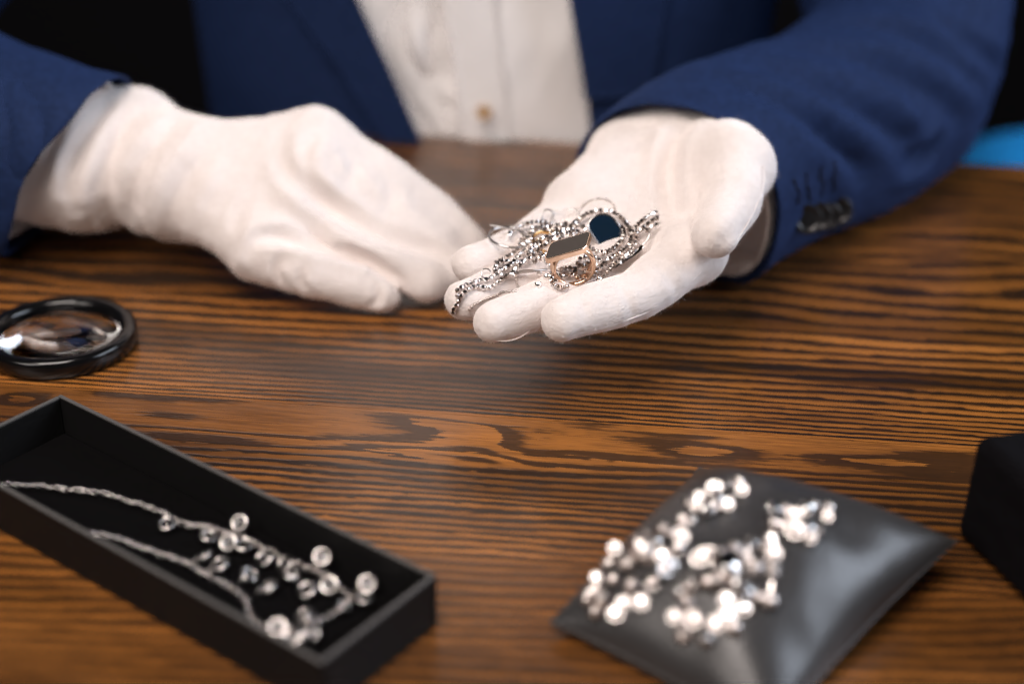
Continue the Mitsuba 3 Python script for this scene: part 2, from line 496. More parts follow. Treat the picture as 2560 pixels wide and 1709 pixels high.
rest = {
    'wrist': [(-0.2852,0.7795,0.052), (-0.2492,0.7695,0.054), (-0.2286,0.7869,0.053), (-0.1954,0.7621,0.049)],
    'index': [(-0.1156,0.7716,0.068), (-0.0732,0.7614,0.05), (-0.0453,0.7534,0.034), (-0.0261,0.741,0.021)],
    'middle': [(-0.1142,0.7459,0.06), (-0.0713,0.7383,0.04), (-0.0462,0.7274,0.025), (-0.0324,0.7191,0.014)],
    'ring': [(-0.1216,0.7333,0.044), (-0.0839,0.7172,0.031), (-0.062,0.711,0.02), (-0.0478,0.7054,0.013)],
    'little': [(-0.1387,0.7146,0.028), (-0.1094,0.699,0.021), (-0.0843,0.695,0.015), (-0.0705,0.6927,0.0105)],
}
rest_r = {'wrist': [.038, .040, .040, .034], 'index': [.0175, .0145, .0130, .0110], 'middle': [.0175, .0150, .0135, .0115], 'ring': [.0165, .0140, .0125, .0110], 'little': [.0175, .0145, .0120, .0092]}


def rest_sdf(P):
    w = rest['wrist']
    d = chain_sdf(P, w, rest_r['wrist'])
    for f, r in (('index', .019), ('middle', .019), ('ring', .018), ('little', .017)):
        d = smin(d, chain_sdf(P, [w[3], rest[f][0]], [.028, r]), .014)
    d = smin(d, chain_sdf(P, [rest['index'][0], rest['middle'][0], rest['ring'][0], rest['little'][0]], [.016] * 4), .010)
    fg = None
    for f in ('index', 'middle', 'ring'):
        e = chain_sdf(P, rest[f], rest_r[f])
        fg = e if fg is None else smin(fg, e, .014)
    fg = smin(fg, chain_sdf(P, rest['little'], rest_r['little']), .0035)
    d = smin(d, fg, .009)
    return np.maximum(d, .0006 - P[:, 2])


allp = np.array(sum(rest.values(), []))
lo = allp.min(0) - .045
lo[2] = -.004
rest_mesh = surface_nets(rest_sdf, lo, allp.max(0) + .045, .0016)


# ------------------------------------------------------------------ sleeves
def sleeve_grid(C, A, B, tilt, n=150, m=140, inner=.05, thick=.0022, flat_z=.0012, s0=0., cut=0.):
    """rings from shoulder to cuff, a turned lip, and back inside; A sideways and B upward radii"""
    C = np.asarray(C, float)
    s = np.r_[0, np.cumsum(np.linalg.norm(np.diff(C, axis=0), axis=1))]
    cs, a_, b_ = CubicSpline(s, C), np.interp, np.interp
    L = s[-1]
    L0, L = L, L - cut
    st = list(np.linspace(L - s0 if s0 else 0, L, n))
    so = [0.0] * n
    for k in range(1, 6):                                   # lip
        an = k / 5 * np.pi
        st.append(L + thick * .5 * np.sin(an))
        so.append(-thick * .5 * (1 - np.cos(an)))
    for q in np.linspace(.002, inner, 24):
        st.append(L - q)
        so.append(-thick)
    th = np.arange(m) * 2 * np.pi / m
    R = []
    for q, o in zip(st, so):
        c = cs(min(q, L)) + (cs(L, 1) / np.linalg.norm(cs(L, 1))) * max(q - L, 0)
        t = unit(cs(min(q, L), 1))
        e1 = unit(np.cross(t, [0, 0, 1]))
        e2 = np.cross(e1, t)
        a, b = np.interp(q, s, A) + o, np.interp(q, s, B) + o
        sn = np.sin(th)
        k = np.clip(1 - (L - q) / .12, 0, 1)
        cn = np.cos(th)
        low = np.clip(-sn, 0, 1) ** .35                     # the lower half sags flat on the table
        cx = np.sign(cn) * (np.abs(cn) * (1 - low) + np.abs(cn) ** .55 * low)
        sz = np.sign(sn) * (np.abs(sn) * (1 - low) + np.abs(sn) ** .62 * low)
        r = c + a * cx[:, None] * e1 + b * sz[:, None] * e2 + t * (tilt * k * sn * b)[:, None]
        R.append(r)
    V = np.array(R)
    n2 = len(V)
    V[..., 2] = np.where(V[..., 2] < flat_z + .006, flat_z + .006 * np.exp(np.minimum((V[..., 2] - flat_z - .006) / .006, 0)), V[..., 2])
    V[n:, :, 2] += 0
    i, j = np.meshgrid(np.arange(n2 - 1), np.arange(m), indexing='ij')
    q = np.stack([i * m + j, (i + 1) * m + j, (i + 1) * m + (j + 1) % m, i * m + (j + 1) % m], -1).reshape(-1, 4)
    F = np.vstack([q[:, [0, 1, 2]], q[:, [0, 2, 3]]])
    F = np.vstack([F, np.stack([np.full(m, 0), (np.arange(m) + 1) % m, np.arange(m)], 1)[1:-1]])
    t = trimesh.Trimesh(V.reshape(-1, 3), F, process=False)
    if t.volume < 0:
        t.invert()
    return t


RC = [(.195, 1.10, .37), (.240, 1.05, .21), (.259, .948, .084), (.178, .846, .060), (.089, .740, .056)]
LC = [(-.26, 1.10, .37), (-.355, 1.05, .21), (-.430, .935, .105), (-.372, .838, .072), (-.256, .766, .055)]
sleeve_r = sleeve_grid(RC, [.070, .069, .066, .062, .060], [.075, .070, .068, .058, .0565], .03)
sleeve_l = sleeve_grid(LC, [.070, .070, .064, .058, .055], [.075, .072, .068, .058, .055], .42)

# ------------------------------------------------------------------ display cushion
CK = np.array([(0.0171,0.4253,0.006), (0.0817,0.5163,0.018), (0.0901,0.3666,0.004), (0.1783,0.4657,0.019)])     # corners: left, back, front, right


def cushion_grid(n=90):
    g = np.sin(np.linspace(-1, 1, n) * np.pi / 2)
    u, v = np.meshgrid(g, g, indexing='ij')
    a, b = u * (1 - .055 * (1 - v ** 2)) * .5 + .5, v * (1 - .055 * (1 - u ** 2)) * .5 + .5
    P = sum(w[..., None] * c for w, c in zip(((1 - a) * (1 - b), (1 - a) * b, a * (1 - b), a * b), CK))
    P, z0 = P[..., :2], P[..., 2]
    t = .0275 * np.clip((1 - u ** 2) * (1 - v ** 2), 0, 1) ** .47
    zc = z0 + .004 * (1 - u ** 2) * (1 - v ** 2)
    wr = (meshkit.fbm(np.stack([P[..., 0] * 38, P[..., 1] * 38, 0 * u], -1), 2, 4) - .5) * .005 * (t / .02) ** .5
    return P, zc, t, wr


P_, zc_, t_, wr_ = cushion_grid()
NC = len(P_)
top = np.concatenate([P_, (zc_ + t_ + wr_)[..., None]], -1)
bot = np.concatenate([P_, np.maximum(zc_ - t_ * .8, .0008)[..., None]], -1)
i_, j_ = np.meshgrid(np.arange(NC - 1), np.arange(NC - 1), indexing='ij')
q_ = np.stack([i_ * NC + j_, (i_ + 1) * NC + j_, (i_ + 1) * NC + j_ + 1, i_ * NC + j_ + 1], -1).reshape(-1, 4)
F_ = np.vstack([q_[:, [0, 1, 2]], q_[:, [0, 2, 3]]])
cushion_mesh = trimesh.Trimesh(np.vstack([top.reshape(-1, 3), bot.reshape(-1, 3)]), np.vstack([F_, F_[:, ::-1] + NC * NC]), process=False)
cushion_mesh.merge_vertices(digits_vertex=7)
SURF = {'palm': palm_mesh, 'rest': rest_mesh, 'sleeve_r': sleeve_r, 'sleeve_l': sleeve_l, 'cushion': cushion_mesh}
#@S
# ------------------------------------------------------------------ person
rng = np.random.default_rng(7)
pe = thing('person', 'seated person in navy suit, white shirt and white gloves holding out a handful of jewellery', 'person')
palm_mesh = crease(palm_mesh, [
    ([(0.0962,0.7338,0.1034),(0.0856,0.7204,0.0985),(0.0805,0.7068,0.0887),(0.0789,0.6861,0.0796),(0.0798,0.6466,0.0791)], .0050, .0042),
    ([(0.0805,0.7225,0.0976),(0.0761,0.7087,0.0879),(0.0737,0.6855,0.0773),(0.074,0.6532,0.0762)], .004, .0008),
    ([(0.0984,0.7104,0.1023),(0.0901,0.6955,0.0883),(0.091,0.6667,0.0829)], .006, -.0012, 0),
    ([(0.0572,0.7351,0.0926),(0.0733,0.7348,0.0976),(0.0887,0.7259,0.1003)], .004, .0012),
    ([(0.0483,0.7148,0.0873),(0.0635,0.7215,0.0902),(0.0811,0.7132,0.0936)], .0035, .0008),
    ([(0.0943,0.612,0.074),(0.0971,0.6079,0.0825),(0.1062,0.6191,0.0868)], .004, .0010),
    ([(0.0659,0.6132,0.0704),(0.0742,0.6083,0.0639),(0.0777,0.6112,0.0535)], .003, .0010),
    ([(0.0487,0.596,0.0666),(0.0528,0.5904,0.0605),(0.0555,0.5918,0.0509)], .0026, .0008),
    ([(0.0303,0.5818,0.064),(0.0334,0.577,0.0577)], .0024, .0006),
])
palm_mesh = roughen(palm_mesh, .0011, 55, 2)
rest_mesh = crease(rest_mesh, [
    ([(-0.2299,0.7685,0.0912),(-0.2372,0.7416,0.0798),(-0.2446,0.7305,0.061),(-0.2454,0.7325,0.0395)], 0.0045, 0.0036),
    ([(-0.1864,0.7637,0.0858),(-0.2015,0.7347,0.0732),(-0.2119,0.729,0.0497),(-0.2113,0.7391,0.0192)], 0.00576, 0.00391),
    ([(-0.2295,0.7371,0.0407),(-0.2307,0.7564,0.0194),(-0.2173,0.7374,0.0171)], 0.0036, 0.00322),
    ([(-0.1601,0.7446,0.0784),(-0.1789,0.7254,0.0622),(-0.1883,0.7218,0.0404),(-0.1888,0.7316,0.0178)], 0.00648, 0.00276),
    ([(-0.1419,0.7518,0.0814),(-0.1576,0.7257,0.0627),(-0.1688,0.7136,0.0392)], 0.0072, 0.00161),
    ([(-0.1468,0.7138,0.0499),(-0.1524,0.7007,0.035),(-0.1568,0.7059,0.0196)], 0.00432, 0.00184),
    ([(-0.1282,0.7407,0.0781),(-0.1199,0.7223,0.065),(-0.0995,0.7172,0.0509),(-0.0806,0.7111,0.0433),(-0.057,0.7105,0.0334),(-0.0375,0.7104,0.0257)], .0050, .0052),
    ([(-0.1091,0.7507,0.0827),(-0.1148,0.7285,0.0728),(-0.1061,0.7209,0.0584),(-0.0906,0.7182,0.0497)], 0.00432, 0.00253),
    ([(-0.1433,0.6954,0.0337),(-0.1312,0.6993,0.0413),(-0.1148,0.7007,0.0378),(-0.0984,0.6999,0.0328),(-0.0818,0.7008,0.0264),(-0.0618,0.6959,0.0152)], .0042, .0055),
    ([(-0.1237,0.6909,0.0171),(-0.1265,0.6907,0.0248),(-0.1236,0.6921,0.0319)], 0.00288, 0.0023),
    ([(-0.1102,0.686,0.0152),(-0.1132,0.6852,0.0226),(-0.1108,0.6866,0.0284)], 0.00252, 0.00184),
    ([(-0.0763,0.6844,0.0086),(-0.072,0.684,0.0136),(-0.0735,0.6857,0.0179)], 0.00216, 0.00207),
    ([(-0.0981,0.7483,0.0762),(-0.0901,0.7391,0.0671),(-0.0915,0.7277,0.0587)], 0.00432, 0.00138),
    ([(-0.0739,0.7447,0.0603),(-0.068,0.7311,0.0529),(-0.0696,0.721,0.0441)], 0.00432, 0.00115),
])
rest_mesh = roughen(rest_mesh, .0018, 38, 5)
V = np.array(rest_mesh.vertices)
u_ = V @ unit((.93, -.25, -.25))
w_ = V @ unit((.15, .55, -.82))
wr = np.abs(meshkit.fbm(np.stack([u_ * 62 + 9 * w_, w_ * 13, 0 * u_], -1) + 4.2, 3, 77) - .5) * 2
mk = np.clip(1 - np.abs(u_ - np.quantile(u_, .42)) / .10, 0, 1) * .7 + .3
rest_mesh = trimesh.Trimesh(V - normals(rest_mesh) * (np.clip(.30 - wr, 0, 1) / .30 * .0013 * mk)[:, None], rest_mesh.faces, process=False)
rest_mesh.vertices[:, 2] = np.maximum(rest_mesh.vertices[:, 2], .0006)


def fuzz(mesh, n, seed, lmax):
    r = np.random.default_rng(seed)
    N = normals(mesh)
    tri = mesh.faces
    A = mesh.area_faces
    fi = r.choice(len(tri), n, p=A / A.sum())
    w = r.dirichlet([1, 1, 1], n)
    p = (mesh.vertices[tri[fi]] * w[..., None]).sum(1)
    nn = (N[tri[fi]] * w[..., None]).sum(1)
    d = nn * .7 + r.normal(0, .55, (n, 3))
    d /= np.linalg.norm(d, axis=1, keepdims=True)
    L = (r.random((n, 1)) ** 2.2 * .8 + .2) * lmax
    sd = np.cross(d, r.normal(size=(n, 3)))
    sd *= .000045 / np.linalg.norm(sd, axis=1, keepdims=True)
    bend = r.normal(0, .35, (n, 3)) * L
    m1, m2 = p + d * L * .5 + bend * .25, p + d * L + bend
    V = np.stack([p - sd, p + sd, m1 + sd * .8, m1 - sd * .8, m2], 1).reshape(-1, 3)
    k = 5 * np.arange(n)[:, None]
    return trimesh.Trimesh(V, np.vstack([k + [0, 1, 2], k + [0, 2, 3], k + [3, 2, 4]]), process=False)


def seam(pts, r=.00032):
    return sweep(spline(pts, .0015), r, 6)


for nm, gm, n, sd in (('glove', palm_mesh, 42000, 1), ('glove', rest_mesh, 26000, 2)):
    g = put(pe, nm, gm, 'glove', True, label='white cotton glove, palm up under the jewellery' if sd == 1 else 'white cotton glove lying on its side on the table')
    put(g, 'fuzz', fuzz(gm, n, sd, .0024), 'fuzz', kind='stuff')
    if sd == 1:
        for line in ([(0.0227,0.5723,0.0504),(0.041,0.5827,0.0501),(0.0597,0.5943,0.0516),(0.0794,0.6127,0.0551),(0.0903,0.6228,0.0622)], [(-0.0161,0.5829,0.0461),(-0.0049,0.5813,0.0427),(0.0081,0.5895,0.0443)], [(0.1236,0.6758,0.0966),(0.1198,0.6497,0.0927),(0.1123,0.6304,0.0868),(0.1039,0.6135,0.0821)]):
            put(g, 'seam', seam(line), 'glove', True)

sleeve_r = crease(sleeve_r, [
    ([(0.1069,0.7557,0.1167),(0.1359,0.7519,0.1077),(0.168,0.7581,0.0877),(0.2048,0.7851,0.0554)], 0.0072, 0.0044),
    ([(0.1294,0.7816,0.117),(0.165,0.7826,0.1076),(0.2052,0.794,0.0843),(0.2468,0.8281,0.0489)], 0.00792, 0.00605),
    ([(0.1533,0.8086,0.1174),(0.1947,0.8231,0.1117),(0.235,0.8302,0.0947),(0.2808,0.8609,0.0582)], 0.0072, 0.0066),
    ([(0.1877,0.8599,0.1198),(0.2253,0.8604,0.118),(0.2593,0.8607,0.1053),(0.2983,0.8857,0.0764)], 0.0072, 0.0066),
    ([(0.2106,0.8194,0.1027),(0.2346,0.8231,0.0862),(0.2568,0.8348,0.0636)], 0.00576, 0.0044),
    ([(0.1544,0.7577,0.1001),(0.1801,0.764,0.0783),(0.2034,0.7851,0.0473)], 0.00648, 0.0033),
    ([(0.2587,0.8765,0.1173),(0.2843,0.8815,0.1028),(0.3166,0.9122,0.0804)], 0.00648, 0.00495),
    ([(0.229,0.8094,0.0498),(0.2468,0.8281,0.0489),(0.2647,0.8431,0.061)], 0.00576, 0.0066),
])
sleeve_r = roughen(roughen(sleeve_r, .0030, 24, 9), .0012, 60, 19)
sleeve_l = crease(sleeve_l, [([(-0.279,0.7458,0.107),(-0.2631,0.7284,0.0959),(-0.2544,0.7153,0.0788)], .010, .004), ([(-0.2744,0.7235,0.0876),(-0.2641,0.7156,0.0759),(-0.2629,0.7123,0.0599)], .010, .003)])
sleeve_l = roughen(sleeve_l, .0024, 26, 12)
for q in (sleeve_r, sleeve_l):
    q.vertices[:, 2] = np.where((q.vertices[:, 2] < .001) & (q.vertices[:, 1] < .97), .001, q.vertices[:, 2])

XC, YC, WB, DB = -.028, 1.1035, .205, .122


def body(x_or_phi, z, off, is_x=False):
    W = (WB + .02 * np.clip(z / .3, -1, 1)) + off
    D = DB + off + .012 * np.clip(z / .3, -1, 1)
    phi = np.arcsin(np.clip((x_or_phi - XC) / W, -1, 1)) if is_x else x_or_phi
    c = np.cos(phi)
    return np.stack([XC + W * np.sin(phi), YC - D * np.sign(c) * np.abs(c) ** .8, z], -1)


def sheet(xl, xr, z0, z1, off, thick, nz=80, nx=70, back=None, wr=(0, 0, 0), lift=None):
    """a cloth sheet round the body between the edges xl(z) and xr(z); back runs on to the spine on that side"""
    z = np.linspace(z0, z1, nz)
    Z, U = np.meshgrid(z, np.linspace(0, 1, nx), indexing='ij')
    W = WB + .02 * np.clip(Z / .3, -1, 1) + off
    a = np.arcsin(np.clip((xl(Z) - XC) / W, -1, 1)) if back != 'l' else np.full_like(Z, -3.0)
    b = np.arcsin(np.clip((xr(Z) - XC) / W, -1, 1)) if back != 'r' else np.full_like(Z, 3.0)
    ph = a + (b - a) * U
    P = body(ph, Z, off)
    if wr[0]:
        o = (meshkit.fbm(P * [wr[1], wr[1], wr[1] * .45] + 3.7, 3, wr[2]) - .5) * wr[0]
        P[..., 1] -= o * np.clip(np.cos(ph), 0, 1)
    if lift is not None:
        P[..., 1] -= lift(U, Z)
    return shell(P, thick)


ip = lambda zs, xs: (lambda z: np.interp(z, zs, xs))
ZK = [-.25, 0, .05, .11, .20, .45]
SL, SR = ip(ZK, [.01, -.070, -.091, -.118, -.145, -.18]), ip(ZK, [.07, .0535, .0465, .034, .030, .085])
pl = ip(ZK, [-.035, -.0385, -.0440, -.0525, -.056, -.05])
shirt = sheet(lambda z: pl(z) - .002, lambda z: SR(z) + .04, -.25, .44, 0, .001, 110, 60, wr=(.012, 26, 3))
put(pe, 'shirt', shirt, 'shirt', True, label='white buttoned shirt')
sl = sheet(lambda z: SL(z) - .05, lambda z: pl(z) + .012, -.25, .44, -.0030, .001, 110, 60, wr=(.014, 24, 8))
sl = crease(sl, [([(-0.0723,0.978,0.0814), (-0.0709,0.978,0.0597), (-0.0618,0.978,0.041)], .008, .006), ([(-0.0711,0.978,0.036), (-0.0556,0.978,0.0219), (-0.0399,0.978,0.0028)], .006, .008)])
put(pe, 'shirt__panel', sl, 'shirt', True)
put(pe, 'shirt__placket', sheet(pl, lambda z: pl(z) + .033, -.25, .44, .0040, .0016, 110, 14, wr=(.004, 30, 6)), 'shirt', True)


def button(mat_, r, h, hole_mat=None):
    prof = [(0, 0), (r * .9, 0), (r, h * .35), (r, h * .7), (r * .9, h), (r * .72, h * .92), (r * .6, h * .7), (0, h * .66)]
    return trimesh.creation.revolve(prof, sections=32)


bc = np.array((-0.0241,0.966,0.0245))
B = frame(bc, (0, -1, .08))
put(pe, 'shirt__button', tf(button(None, .0052, .0024), B), 'tan_button', 30)
for dx, dy in ((-1, -1), (-1, 1), (1, -1), (1, 1)):
    h = trimesh.creation.cylinder(.0006, .0012, sections=10)
    put(pe, 'shirt__buttonhole', tf(h, B @ frame((dx * .0011, dy * .0011, .0017), (0, 0, 1))), 'hole_shade')  # dark plug in place of a hole, its shade painted

jl = sheet(SL, SL, -.25, .42, .010, .0030, 100, 90, back='l', wr=(.016, 14, 21))
jr = sheet(SR, SR, -.25, .42, .010, .0030, 100, 90, back='r', wr=(.016, 14, 31))
J = put(pe, 'jacket', jl, 'suit', True, label='navy blue suit jacket hanging open')
put(pe, 'jacket__front_panel', jr, 'suit', True)
LO = ip(ZK, [-.06, -.096, -.125, -.172, -.20, -.21])
RO = ip(ZK, [.08, .092, .095, .100, .120, .16])
put(pe, 'jacket__lapel', sheet(LO, lambda z: SL(z) + .002, -.01, .42, .0150, .0028, 90, 30, wr=(.004, 20, 41)), 'suit', True)
put(pe, 'jacket__lapel', sheet(lambda z: SR(z) - .002, RO, .035, .42, .0150, .0028, 90, 30, wr=(.004, 20, 51)), 'suit', True)
put(pe, 'jacket__sleeve', sleeve_r, 'suit', True, label='navy sleeve with four dark cuff buttons')
sv = 'person__jacket__sleeve'
put(pe, 'jacket__sleeve', sleeve_l, 'suit', True)
# buttons of the cuff stand shingled on one another
bt = [(0.1626,0.7422,0.041),(0.1704,0.7515,0.0382),(0.1789,0.7612,0.0363),(0.1863,0.7683,0.036)]
sn = normals(sleeve_r)
for i, p in enumerate(bt):
    k = np.argmin(np.linalg.norm(sleeve_r.vertices - p, axis=1))
    ax = unit(np.subtract(bt[-1], bt[0]))
    put(pe, 'jacket__button', tf(button(None, .0084, .0032), frame(sleeve_r.vertices[k] + unit(sn[k] * .6 + np.array([-.2, -.7, .4])) * .0022, unit(sn[k] * .6 + np.array([-.25, -.7, .45]) - ax * .25))), 'horn', 30)
for ln in ([(0.1506,0.7272,0.0704),(0.1536,0.7297,0.0622),(0.1563,0.7321,0.0547)], [(0.1585,0.7371,0.0702),(0.1609,0.7392,0.0612),(0.1635,0.7425,0.0522)], [(0.1672,0.748,0.0714),(0.17,0.75,0.062),(0.1729,0.7524,0.0512)], [(0.1762,0.7567,0.0705),(0.1778,0.7576,0.0611),(0.1799,0.7594,0.0512)]):
    q = spline(ln, .002)
    kk = [np.argmin(np.linalg.norm(sleeve_r.vertices - a, axis=1)) for a in q]
    put(pe, 'jacket__buttonhole', sweep(sleeve_r.vertices[kk] + sn[kk] * .0002, .0008, 6), 'suit_thread', True)
for C, A, Bv, tl, ct_ in ((RC, [.070, .069, .060, .057, .0530], [.075, .070, .060, .052, .0480], .03, .007), (LC, [.070, .070, .058, .052, .0490], [.075, .072, .062, .052, .0490], .42, .008)):
    put(pe, 'shirt__cuff', sleeve_grid(np.array(C) - ([0, 0, .006] if tl < .1 else [0, 0, 0]), A, Bv, tl, 40, 90, .03, .0016, .0042, .055, ct_), 'shirt', True)

# ------------------------------------------------------------------ necklace tray
O, UL, UW = np.array([-.2025, .555]), unit([.1771, -.1263]), unit([-.0364, -.0514])
LEN, WID, HT, WT = .2175, .0632, .0235, .0022


def tray_piece(u0, u1, w0, w1, z0, z1, b=.0005):
    m = rbox(u1 - u0, w1 - w0, z1 - z0, b)
    M = np.eye(4)
    M[:2, 0], M[:2, 1] = UL, UW
    M[:2, 3] = O + UL * (u0 + u1) / 2 + UW * (w0 + w1) / 2
    M[2, 3] = (z0 + z1) / 2
    if np.linalg.det(M[:3, :3]) < 0:
        m.vertices[:, 1] *= 1
        m.invert()
    return tf(m, M)


bx = thing('necklace_tray', 'long open black cardboard tray lined with velvet, holding a silver necklace', 'jewellery box')
put(bx, 'base', tray_piece(WT, LEN - WT, WT, WID - WT, .0004, .0030), 'black_paper')
put(bx, 'long_wall', tray_piece(0, LEN, 0, WT, .0004, HT), 'black_paper')
put(bx, 'long_wall', tray_piece(0, LEN, WID - WT, WID, .0004, HT), 'black_paper')
put(bx, 'end_wall', tray_piece(0, WT, WT + .00005, WID - WT - .00005, .0004, HT - .0002), 'black_paper')
put(bx, 'end_wall', tray_piece(LEN - WT, LEN, WT + .00005, WID - WT - .00005, .0004, HT - .0002), 'black_paper')
for a, b, c, d in ((.0002, LEN - .0002, .0002, WT - .0002), (.0002, LEN - .0002, WID - WT + .0002, WID - .0002), (.0002, WT - .0002, WT, WID - WT), (LEN - WT + .0002, LEN - .0002, WT, WID - WT)):
    put(bx, 'rim', tray_piece(a, b, c, d, HT - .0008, HT + .00035, .0003), 'grey_rim')
put(bx, 'velvet_pad', tray_piece(WT + .0006, LEN - WT - .0006, WT + .0006, WID - WT - .0006, .0031, .0062, .0010), 'velvet')

# ------------------------------------------------------------------ chains and stones


def gem(n=8, dome=.42):
    a = np.arange(n) * 2 * np.pi / n
    rows = [(.36, -.42, 0), (.50, -.02, .5), (.40, dome * .62, 0), (.21, dome, .5)]
    P = np.vstack([np.stack([r * np.cos(a + o * np.pi / n), r * np.sin(a + o * np.pi / n), 0 * a + z], 1) for r, z, o in rows])
    return trimesh.convex.convex_hull(P)


GEM, GEM12 = mikit.ply(gem(8), 'crystal'), mikit.ply(gem(11, .38), 'crystal')
BARREL = mikit.ply(rbox(.74, 1, .95, .2), 'steel')
BALL = mikit.ply(trimesh.creation.icosphere(subdivisions=1), 'steel', True)
BEADGEM = mikit.ply(gem(7, .5), 'crystal')


SPARKLE_TONES = {'crystal': ('crystal', 'crystal', 'crystal', 'crystal_dim', 'crystal_dim', 'crystal_shaded'), 'steel': ('steel', 'steel', 'shaded_steel', 'silver')}  # lit and shaded copies dealt at random, sparkle put into the colour


def strand(key, pts, size, bead, pitch, jit=.30, up=(-.05, -.45, .9), part='link', cord=True):
    P = spline(pts, pitch)
    t = np.gradient(P, axis=0)
    for i, (p, d) in enumerate(zip(P, t)):
        z = unit(np.asarray(up) + rng.normal(0, jit, 3))
        M = frame(p, unit(z - .6 * unit(d) * (z @ unit(d))), d + rng.normal(0, .0001, 3), size * rng.uniform(1.0, 1.12))
        tn = SPARKLE_TONES[bead['bsdf']['id']]
        put(key, part, {**moved(bead, M), 'bsdf': {'type': 'ref', 'id': tn[rng.integers(len(tn))]}}, None)
    if cord:
        put(key, 'cord', sweep(P, size * .17, 6), 'shaded_steel', True)  # dark cord carries the shade of the gaps between beads


def on_hand(name, label, cat_='necklace', group=None):
    return thing(name, label, cat_, group)


k = on_hand('box_chain', 'silver chain of small square links looped round the dark blue shield ring')
strand(k, [(0.0215,0.6459,0.0691),(0.0273,0.6513,0.071),(0.0333,0.659,0.0731),(0.0403,0.6624,0.0751),(0.0483,0.661,0.0753),(0.0538,0.6543,0.0739),(0.0566,0.6455,0.072),(0.0561,0.6374,0.0686),(0.0514,0.6315,0.0665),(0.0449,0.6246,0.0652),(0.0407,0.6196,0.0625)], .0024, BARREL, .0024)
k = on_hand('rhinestone_chain', 'rhinestone chain curving down the right of the pile beside the square link chain')
strand(k, [(0.0595,0.6461,0.0724),(0.0594,0.6413,0.0693),(0.0569,0.6361,0.0664),(0.0525,0.6302,0.0643),(0.0476,0.6247,0.0627),(0.0445,0.6211,0.0603),(0.0396,0.5987,0.0677)], .0023, GEM, .0025, part='stone')
k = on_hand('tennis_bracelet', 'end of a rhinestone bracelet sticking out on the right of the pile', 'bracelet')
strand(k, [(0.0576,0.6452,0.0721),(0.0618,0.6488,0.0758),(0.0662,0.6519,0.0778),(0.0696,0.6548,0.0785)], .0025, GEM, .0024, part='stone')
strand(k, [(0.0596,0.6434,0.0718),(0.0638,0.6459,0.0749),(0.0669,0.6468,0.0771),(0.0694,0.648,0.0781)], .0025, GEM, .0024, part='stone')
strand(k, [(0.0647,0.6431,0.0738),(0.0667,0.643,0.0756),(0.0691,0.6432,0.0767)], .0025, GEM, .0024, part='stone')
k = on_hand('rhinestone_chain', 'rhinestone chain arching over the back left of the pile')
strand(k, [(0.0294,0.6481,0.0701),(0.0247,0.6518,0.0707),(0.0185,0.6591,0.0692),(0.012,0.6579,0.0704),(0.0045,0.6566,0.0695),(-0.0013,0.6518,0.0682),(-0.0028,0.6471,0.0676)], .0024, GEM, .0024, part='stone')
k = on_hand('box_chain', 'silver square link chain running down the middle of the pile to the left')
strand(k, [(0.0253,0.655,0.0711),(0.0201,0.6569,0.0684),(0.0141,0.655,0.069),(0.0083,0.65,0.0681),(0.0057,0.6454,0.0654),(0.0011,0.6402,0.0624),(-0.004,0.6348,0.0606),(-0.0087,0.6318,0.0593)], .0022, BARREL, .0023)
k = on_hand('rhinestone_chain', 'rhinestone chain bundled in the middle of the pile behind the gold signet ring')
strand(k, [(0.0293,0.6403,0.0677),(0.0224,0.6409,0.0701),(0.0163,0.6524,0.0679),(0.0099,0.649,0.0669),(0.0063,0.6433,0.0635),(0.0022,0.6272,0.0648),(-0.0023,0.6187,0.064),(-0.0063,0.6144,0.0636)], .0026, GEM, .0026, part='stone')
strand(k, [(0.0125,0.6302,0.066),(0.0084,0.6301,0.0653),(0.0043,0.6235,0.0642),(-0.0003,0.6223,0.0641),(-0.0055,0.6244,0.0636),(-0.0085,0.6214,0.0626),(-0.0062,0.6121,0.0619),(-0.0012,0.6138,0.0618)], .0024, GEM, .0025, part='stone')
k = on_hand('rhinestone_chain', 'double rhinestone chain hanging over the ring finger at the left')
strand(k, [(-0.0034,0.6208,0.063),(-0.0073,0.6139,0.0621),(-0.0113,0.6102,0.0609),(-0.0173,0.608,0.0604),(-0.0231,0.6035,0.0598),(-0.0263,0.601,0.0581),(-0.0254,0.5981,0.0551),(-0.0266,0.5976,0.052),(-0.0279,0.5991,0.0478)], .0024, GEM, .0026, part='stone')
strand(k, [(-0.0002,0.6164,0.0617),(-0.0052,0.6121,0.0602),(-0.0086,0.6079,0.059),(-0.0121,0.606,0.0581),(-0.0181,0.6042,0.0594),(-0.0215,0.601,0.0588),(-0.0242,0.5989,0.0567)], .0024, GEM, .0026, part='stone')
k = on_hand('rhinestone_chain', 'rhinestone chain coiled in the thick of the pile between hoop and signet ring')
strand(k, [(0.0271,0.6428,0.0706),(0.0224,0.6464,0.0712),(0.0177,0.6424,0.0699),(0.012,0.641,0.0681),(0.0083,0.6384,0.0668),(0.0124,0.6307,0.0686),(0.0171,0.6357,0.0699),(0.0218,0.6398,0.0711),(0.026,0.6385,0.0695),(0.0223,0.6341,0.0685),(0.0176,0.6296,0.0675),(0.0135,0.6247,0.0662),(0.0099,0.6219,0.0651)], .0024, BEADGEM, .0025, part='stone')
strand(k, [(0.0329,0.6435,0.0705),(0.0281,0.6434,0.0721),(0.0239,0.6389,0.071),(0.0202,0.6366,0.0702),(0.0161,0.6395,0.07),(0.0119,0.6379,0.0683),(0.0088,0.632,0.0674),(0.0068,0.6267,0.0663)], .0024, BEADGEM, .0025, part='stone')
